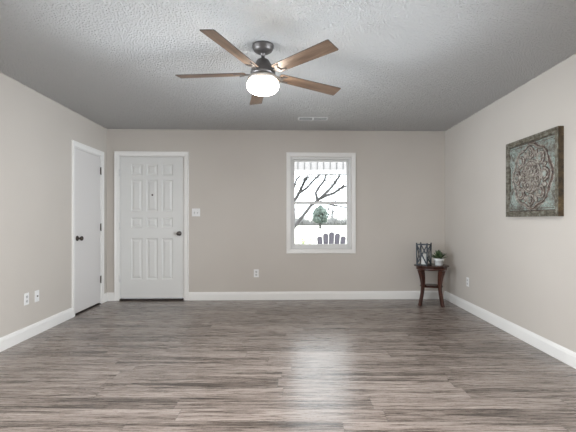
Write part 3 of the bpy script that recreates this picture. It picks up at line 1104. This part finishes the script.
# adirondack chair on the porch, its back to the window
ad = tag(empty('adirondack_chair', (0.625, 7.10, -0.06), R(4)), 'slate grey fan-back garden chair seen through the lower window pane', 'garden chair')
tops = [0.935, 0.985, 1.005, 0.985, 0.935]
for k in range(5):
    b = MB()
    u = k - 2
    x0, x1 = u * 0.074, u * 0.100
    lean = 0.20
    wd0, wd1 = 0.064, 0.090
    zt_ = tops[k] + 0.0
    n_ = 8
    out_ = [(x0 - wd0 / 2, 0.30), (x0 + wd0 / 2, 0.30), (x1 + wd1 / 2, zt_ - 0.04)]
    out_ += [(x1 + wd1 / 2 * math.cos(PI * i / n_), zt_ - 0.04 + 0.040 * math.sin(PI * i / n_)) for i in range(1, n_)]
    out_ += [(x1 - wd1 / 2, zt_ - 0.04)]
    b.sweep([[(x, -0.24 - (z - 0.30) * lean + 0.0, z) for x, z in out_], [(x, -0.24 - (z - 0.30) * lean + 0.022, z) for x, z in out_]])
    b.build('back_slat', M['plastic_wood'], ad)
for zz in (0.34, 0.66):
    MB().box(-0.24, 0.24, -0.24 - (zz - 0.30) * 0.2 + 0.024, -0.24 - (zz - 0.30) * 0.2 + 0.05, zz - 0.03, zz + 0.03).build('back_rail', M['plastic_wood'], ad)
for k in range(6):
    y = -0.15 + k * 0.085
    MB().box(-0.27, 0.27, y, y + 0.075, 0.30 + k * 0.014, 0.32 + k * 0.014).build('seat_slat', M['plastic_wood'], ad)
for s_ in (-1, 1):
    MB().box(s_ * 0.36 - 0.065, s_ * 0.36 + 0.065, -0.30, 0.42, 0.575, 0.597).build('armrest', M['plastic_wood'], ad)
    MB().box(s_ * 0.31 - 0.012, s_ * 0.31 + 0.012, 0.28, 0.38, 0, 0.574).build('leg', M['plastic_wood'], ad)
    b = MB()
    b.bar((s_ * 0.283, -0.46, 0.052), (s_ * 0.283, 0.36, 0.34), 0.024, 0.10)
    b.build('leg', M['plastic_wood'], ad)


# ---- trees
def grow(b, p, d, ln_, rad, depth, rng, sides=5, spread=0.6, up=0.12, kr=(.5, .75)):
    pts = [Vector(p)]
    rads = [rad]
    d = Vector(d).normalized()
    n = 4
    for i in range(n):
        d = (d + Vector((rng.uniform(-.18, .18), rng.uniform(-.18, .18), rng.uniform(-.12, .18) + up * 0.3))).normalized()
        pts.append(pts[-1] + d * ln_ / n)
        rads.append(rad * (1 - 0.42 * (i + 1) / n))
    b.tube(pts, rads, sides)
    if depth <= 0:
        return
    for k in range(rng.choice((2, 3, 3))):
        i = rng.choice((2, 3, 4)) if k else 4
        dd = (d + Vector((rng.uniform(-1, 1), rng.uniform(-1, 1), rng.uniform(-.4, .8) + up)) * spread).normalized()
        grow(b, pts[i], dd, ln_ * rng.uniform(.58, .82), rads[i] * rng.uniform(*kr), depth - 1, rng, max(4, sides - 1), spread, up, kr)


def limb(b, pts, r0, r1, rng, twigs=5, depth=2, tl=0.55):
    twigs = int(twigs * 3)
    r0, r1 = r0 * 1.25, r1 * 1.2
    pts = [Vector(p) for p in pts]
    n = len(pts)
    b.tube(pts, [r0 + (r1 - r0) * i / (n - 1) for i in range(n)], 8)
    for k in range(twigs):
        q = rng.uniform(0.2, 1.0) * (n - 1)
        i = min(n - 2, int(q))
        p = pts[i].lerp(pts[i + 1], q - i)
        d = (pts[i + 1] - pts[i]).normalized() + Vector((rng.uniform(-.9, .9), rng.uniform(-.9, .9), rng.uniform(-.5, .9)))
        grow(b, p, d, tl * rng.uniform(.6, 1.3), r1 * rng.uniform(.35, .55), depth, rng, 4, 0.6, 0.05, (.75, .95))


rng = random.Random(11)
gz = ground(14.0)
# leaning tree: trunk comes up from the left, forks right in the middle of the window
lt = tag(empty('bare_tree', (-1.25, 14.0, gz)), 'leafless tree whose dark trunk leans right and forks across the window', 'tree')
o_ = Vector((-1.25, 14.0, gz))


def rel(*pts):
    return [Vector(p) - o_ for p in pts]


b = MB()
fork = (0.86, 14.0, 1.83)
b.tube(rel((-1.25, 14, gz - 0.1), (-1.0, 14, -0.02), (-0.55, 14.05, 0.42), (0.04, 14.1, 0.90), (0.36, 14.05, 1.30), (0.63, 14.0, 1.66), fork),
       [0.13, 0.10, 0.078, 0.06, 0.056, 0.054, 0.052], 10)
b.build('trunk', M['bark'], lt)
b = MB()
limb(b, rel(fork, (0.80, 14.1, 2.1), (0.95, 14.2, 2.35), (1.12, 14.2, 2.55), (1.2, 14.3, 2.95), (1.45, 14.3, 3.5)), 0.042, 0.020, rng, 8)
limb(b, rel(fork, (1.05, 13.9, 2.0), (1.35, 13.8, 2.3), (1.55, 13.7, 2.6), (1.68, 13.6, 2.95), (1.9, 13.6, 3.5)), 0.042, 0.020, rng, 8)
limb(b, rel((0.95, 14.0, 1.9), (1.15, 14.1, 2.0), (1.45, 14.3, 2.1), (1.75, 14.4, 2.32), (2.2, 14.5, 2.45), (2.7, 14.6, 2.7)), 0.046, 0.022, rng, 9)
limb(b, rel((0.60, 14.0, 1.65), (0.95, 13.8, 1.78), (1.35, 13.7, 1.66), (1.8, 13.6, 1.58), (2.4, 13.6, 1.5)), 0.030, 0.012, rng, 6)
limb(b, rel((-0.55, 14.05, 0.42), (-0.9, 14.2, 1.2), (-1.0, 14.4, 2.2), (-0.7, 14.4, 3.2)), 0.06, 0.02, rng, 6)
b.build('crown', M['bark'], lt)
# second tree, left
gz = ground(16.0)
t2 = tag(empty('bare_tree', (-0.55, 16.0, gz)), 'leafless tree with thin rising limbs at the left of the upper pane', 'tree')
o_ = Vector((-0.55, 16.0, gz))
b = MB()
b.tube(rel((-0.55, 16, gz - 0.1), (-0.5, 16, 0.3), (-0.35, 16, 1.2), (-0.1, 16, 1.75)), [0.16, 0.12, 0.10, 0.08], 10)
b.build('trunk', M['bark'], t2)
b = MB()
limb(b, rel((-0.1, 16, 1.75), (0.15, 16, 2.05), (0.35, 16.1, 2.45), (0.5, 16.1, 2.8), (0.72, 16.2, 3.1), (1.0, 16.2, 3.7)), 0.06, 0.025, rng, 9)
limb(b, rel((0.22, 16, 2.2), (0.55, 15.9, 2.42), (0.85, 15.8, 2.75), (1.15, 15.7, 3.0), (1.5, 15.7, 3.5)), 0.04, 0.018, rng, 9)
limb(b, rel((-0.1, 16, 1.75), (-0.05, 15.9, 2.2), (0.12, 15.8, 2.7), (0.4, 15.8, 3.1)), 0.04, 0.018, rng, 7)
b.build('crown', M['bark'], t2)

# evergreen on the far side of the lawn
ey_ = 36.0
gz = ground(ey_)
ev = tag(empty('evergreen_tree', (2.45, ey_, gz)), 'round dark green evergreen tree beyond the lawn', 'evergreen tree')
MB().tube([(0, 0, -0.1), (0, 0, 0.8)], [0.10, 0.07], 8).build('trunk', M['bark'], ev)
b = MB()
rng = random.Random(3)
for k in range(420):
    z = rng.uniform(0, 1)
    rr = 0.72 * math.sin(PI * min(1, (z * 0.9 + 0.12))) ** 0.7 * rng.uniform(0.05, 1.05) ** 0.7
    a = rng.uniform(0, 2 * PI)
    c = Vector((rr * math.cos(a), rr * math.sin(a), 0.55 + 1.40 * z))
    mt = Matrix.Translation(c) @ Matrix.Rotation(rng.uniform(0, 6), 4, 'Z') @ Matrix.Rotation(rng.uniform(-1, 1), 4, 'X')
    bmesh.ops.create_icosphere(b.bm, subdivisions=1, radius=rng.uniform(0.09, 0.17), matrix=mt @ Matrix.Diagonal((1, 0.7, 1.3, 1)))
b.build('foliage', M['evergreen'], ev)

# distant row of bare trees: one kind, copied
rng = random.Random(23)
bt = empty('distant_tree', (0, 0, 0))
b = MB()
b.tube([(0, 0, -0.3), (0.05, 0, 1.0), (0, 0.05, 1.7)], [0.17, 0.13, 0.11], 6)
b.build('trunk', M['bark_far'], bt)
b = MB()
for k in range(5):
    a = k * 1.3
    grow(b, (0, 0.05, 0.5 + 0.25 * k), (math.cos(a), math.sin(a), 1.0), 1.0, 0.075, 3, rng, 4, 0.85, 0.2, (.85, 1.0))
b.build('crown', M['bark_far'], bt)
tag(bt, 'pale leafless tree in the distant row across the lawn', 'tree', 'leafless trees across the lawn')
k = 0
for x in (-4.4, 0.2, 4.9, 9.4, 13.9):
    o = bt if k == 0 else copy_tree(bt)
    yy = 50 + rng.uniform(-2, 4)
    o.location = (x, yy, ground(yy))
    o.rotation_euler.z = rng.uniform(0, 6)
    s_ = rng.uniform(0.75, 1.15)
    o.scale = (s_, s_, s_)
    k += 1
# hedgerow at the far edge of the lawn
b = MB()
rng = random.Random(9)
for k in range(1000):
    x = rng.uniform(-4, 10)
    yy = 41 + rng.uniform(-1, 1)
    z = ground(yy)
    h = rng.uniform(0.15, 0.6) + 0.5 * abs(math.sin(x * 1.9)) * rng.uniform(0.3, 1)
    b.tube([(x, yy, z - 0.05), (x + rng.uniform(-.12, .12), yy, z + h * .6), (x + rng.uniform(-.3, .3), yy, z + h)], [0.05, 0.045, 0.025], 4)
tag(b.build('hedgerow', M['hedge']), 'low ragged hedgerow along the far edge of the lawn', 'hedge', kind='stuff')

# flowering shrub by the porch
sh = tag(empty('flowering_shrub', (0.18, 8.75, -0.45)), 'low shrub with yellow flowers at the lower left of the window', 'shrub')
rng = random.Random(31)
tips = []
b = MB()
for k in range(46):
    a = rng.uniform(0, 2 * PI)
    r = rng.uniform(0.05, 0.34)
    h = rng.uniform(0.95, 1.32) - r * 0.7
    p = [(0.05 * math.cos(a), 0.05 * math.sin(a), 0), (r * .6 * math.cos(a), r * .6 * math.sin(a), h * .6), (r * math.cos(a), r * math.sin(a), h)]
    b.tube(p, [0.008, 0.006, 0.003], 5)
    tips.append(Vector(p[2]))
b.build('stem', M['shrub'], sh)['kind'] = 'stuff'
b = MB()
for t_ in tips:
    for q in range(7):
        leaf(b, t_ * rng.uniform(.6, 1.0), (rng.uniform(-1, 1), rng.uniform(-1, 1), rng.uniform(0, 1)), 0.07, 0.03)
b.build('foliage', M['shrub'], sh)
b = MB()
for t_ in tips[::2]:
    mt = Matrix.Translation(t_ + Vector((0, 0, 0.03)))
    bmesh.ops.create_icosphere(b.bm, subdivisions=1, radius=0.024, matrix=mt @ Matrix.Diagonal((1, 1, 0.6, 1)))
b.build('blossom', M['flower'], sh)['kind'] = 'stuff'
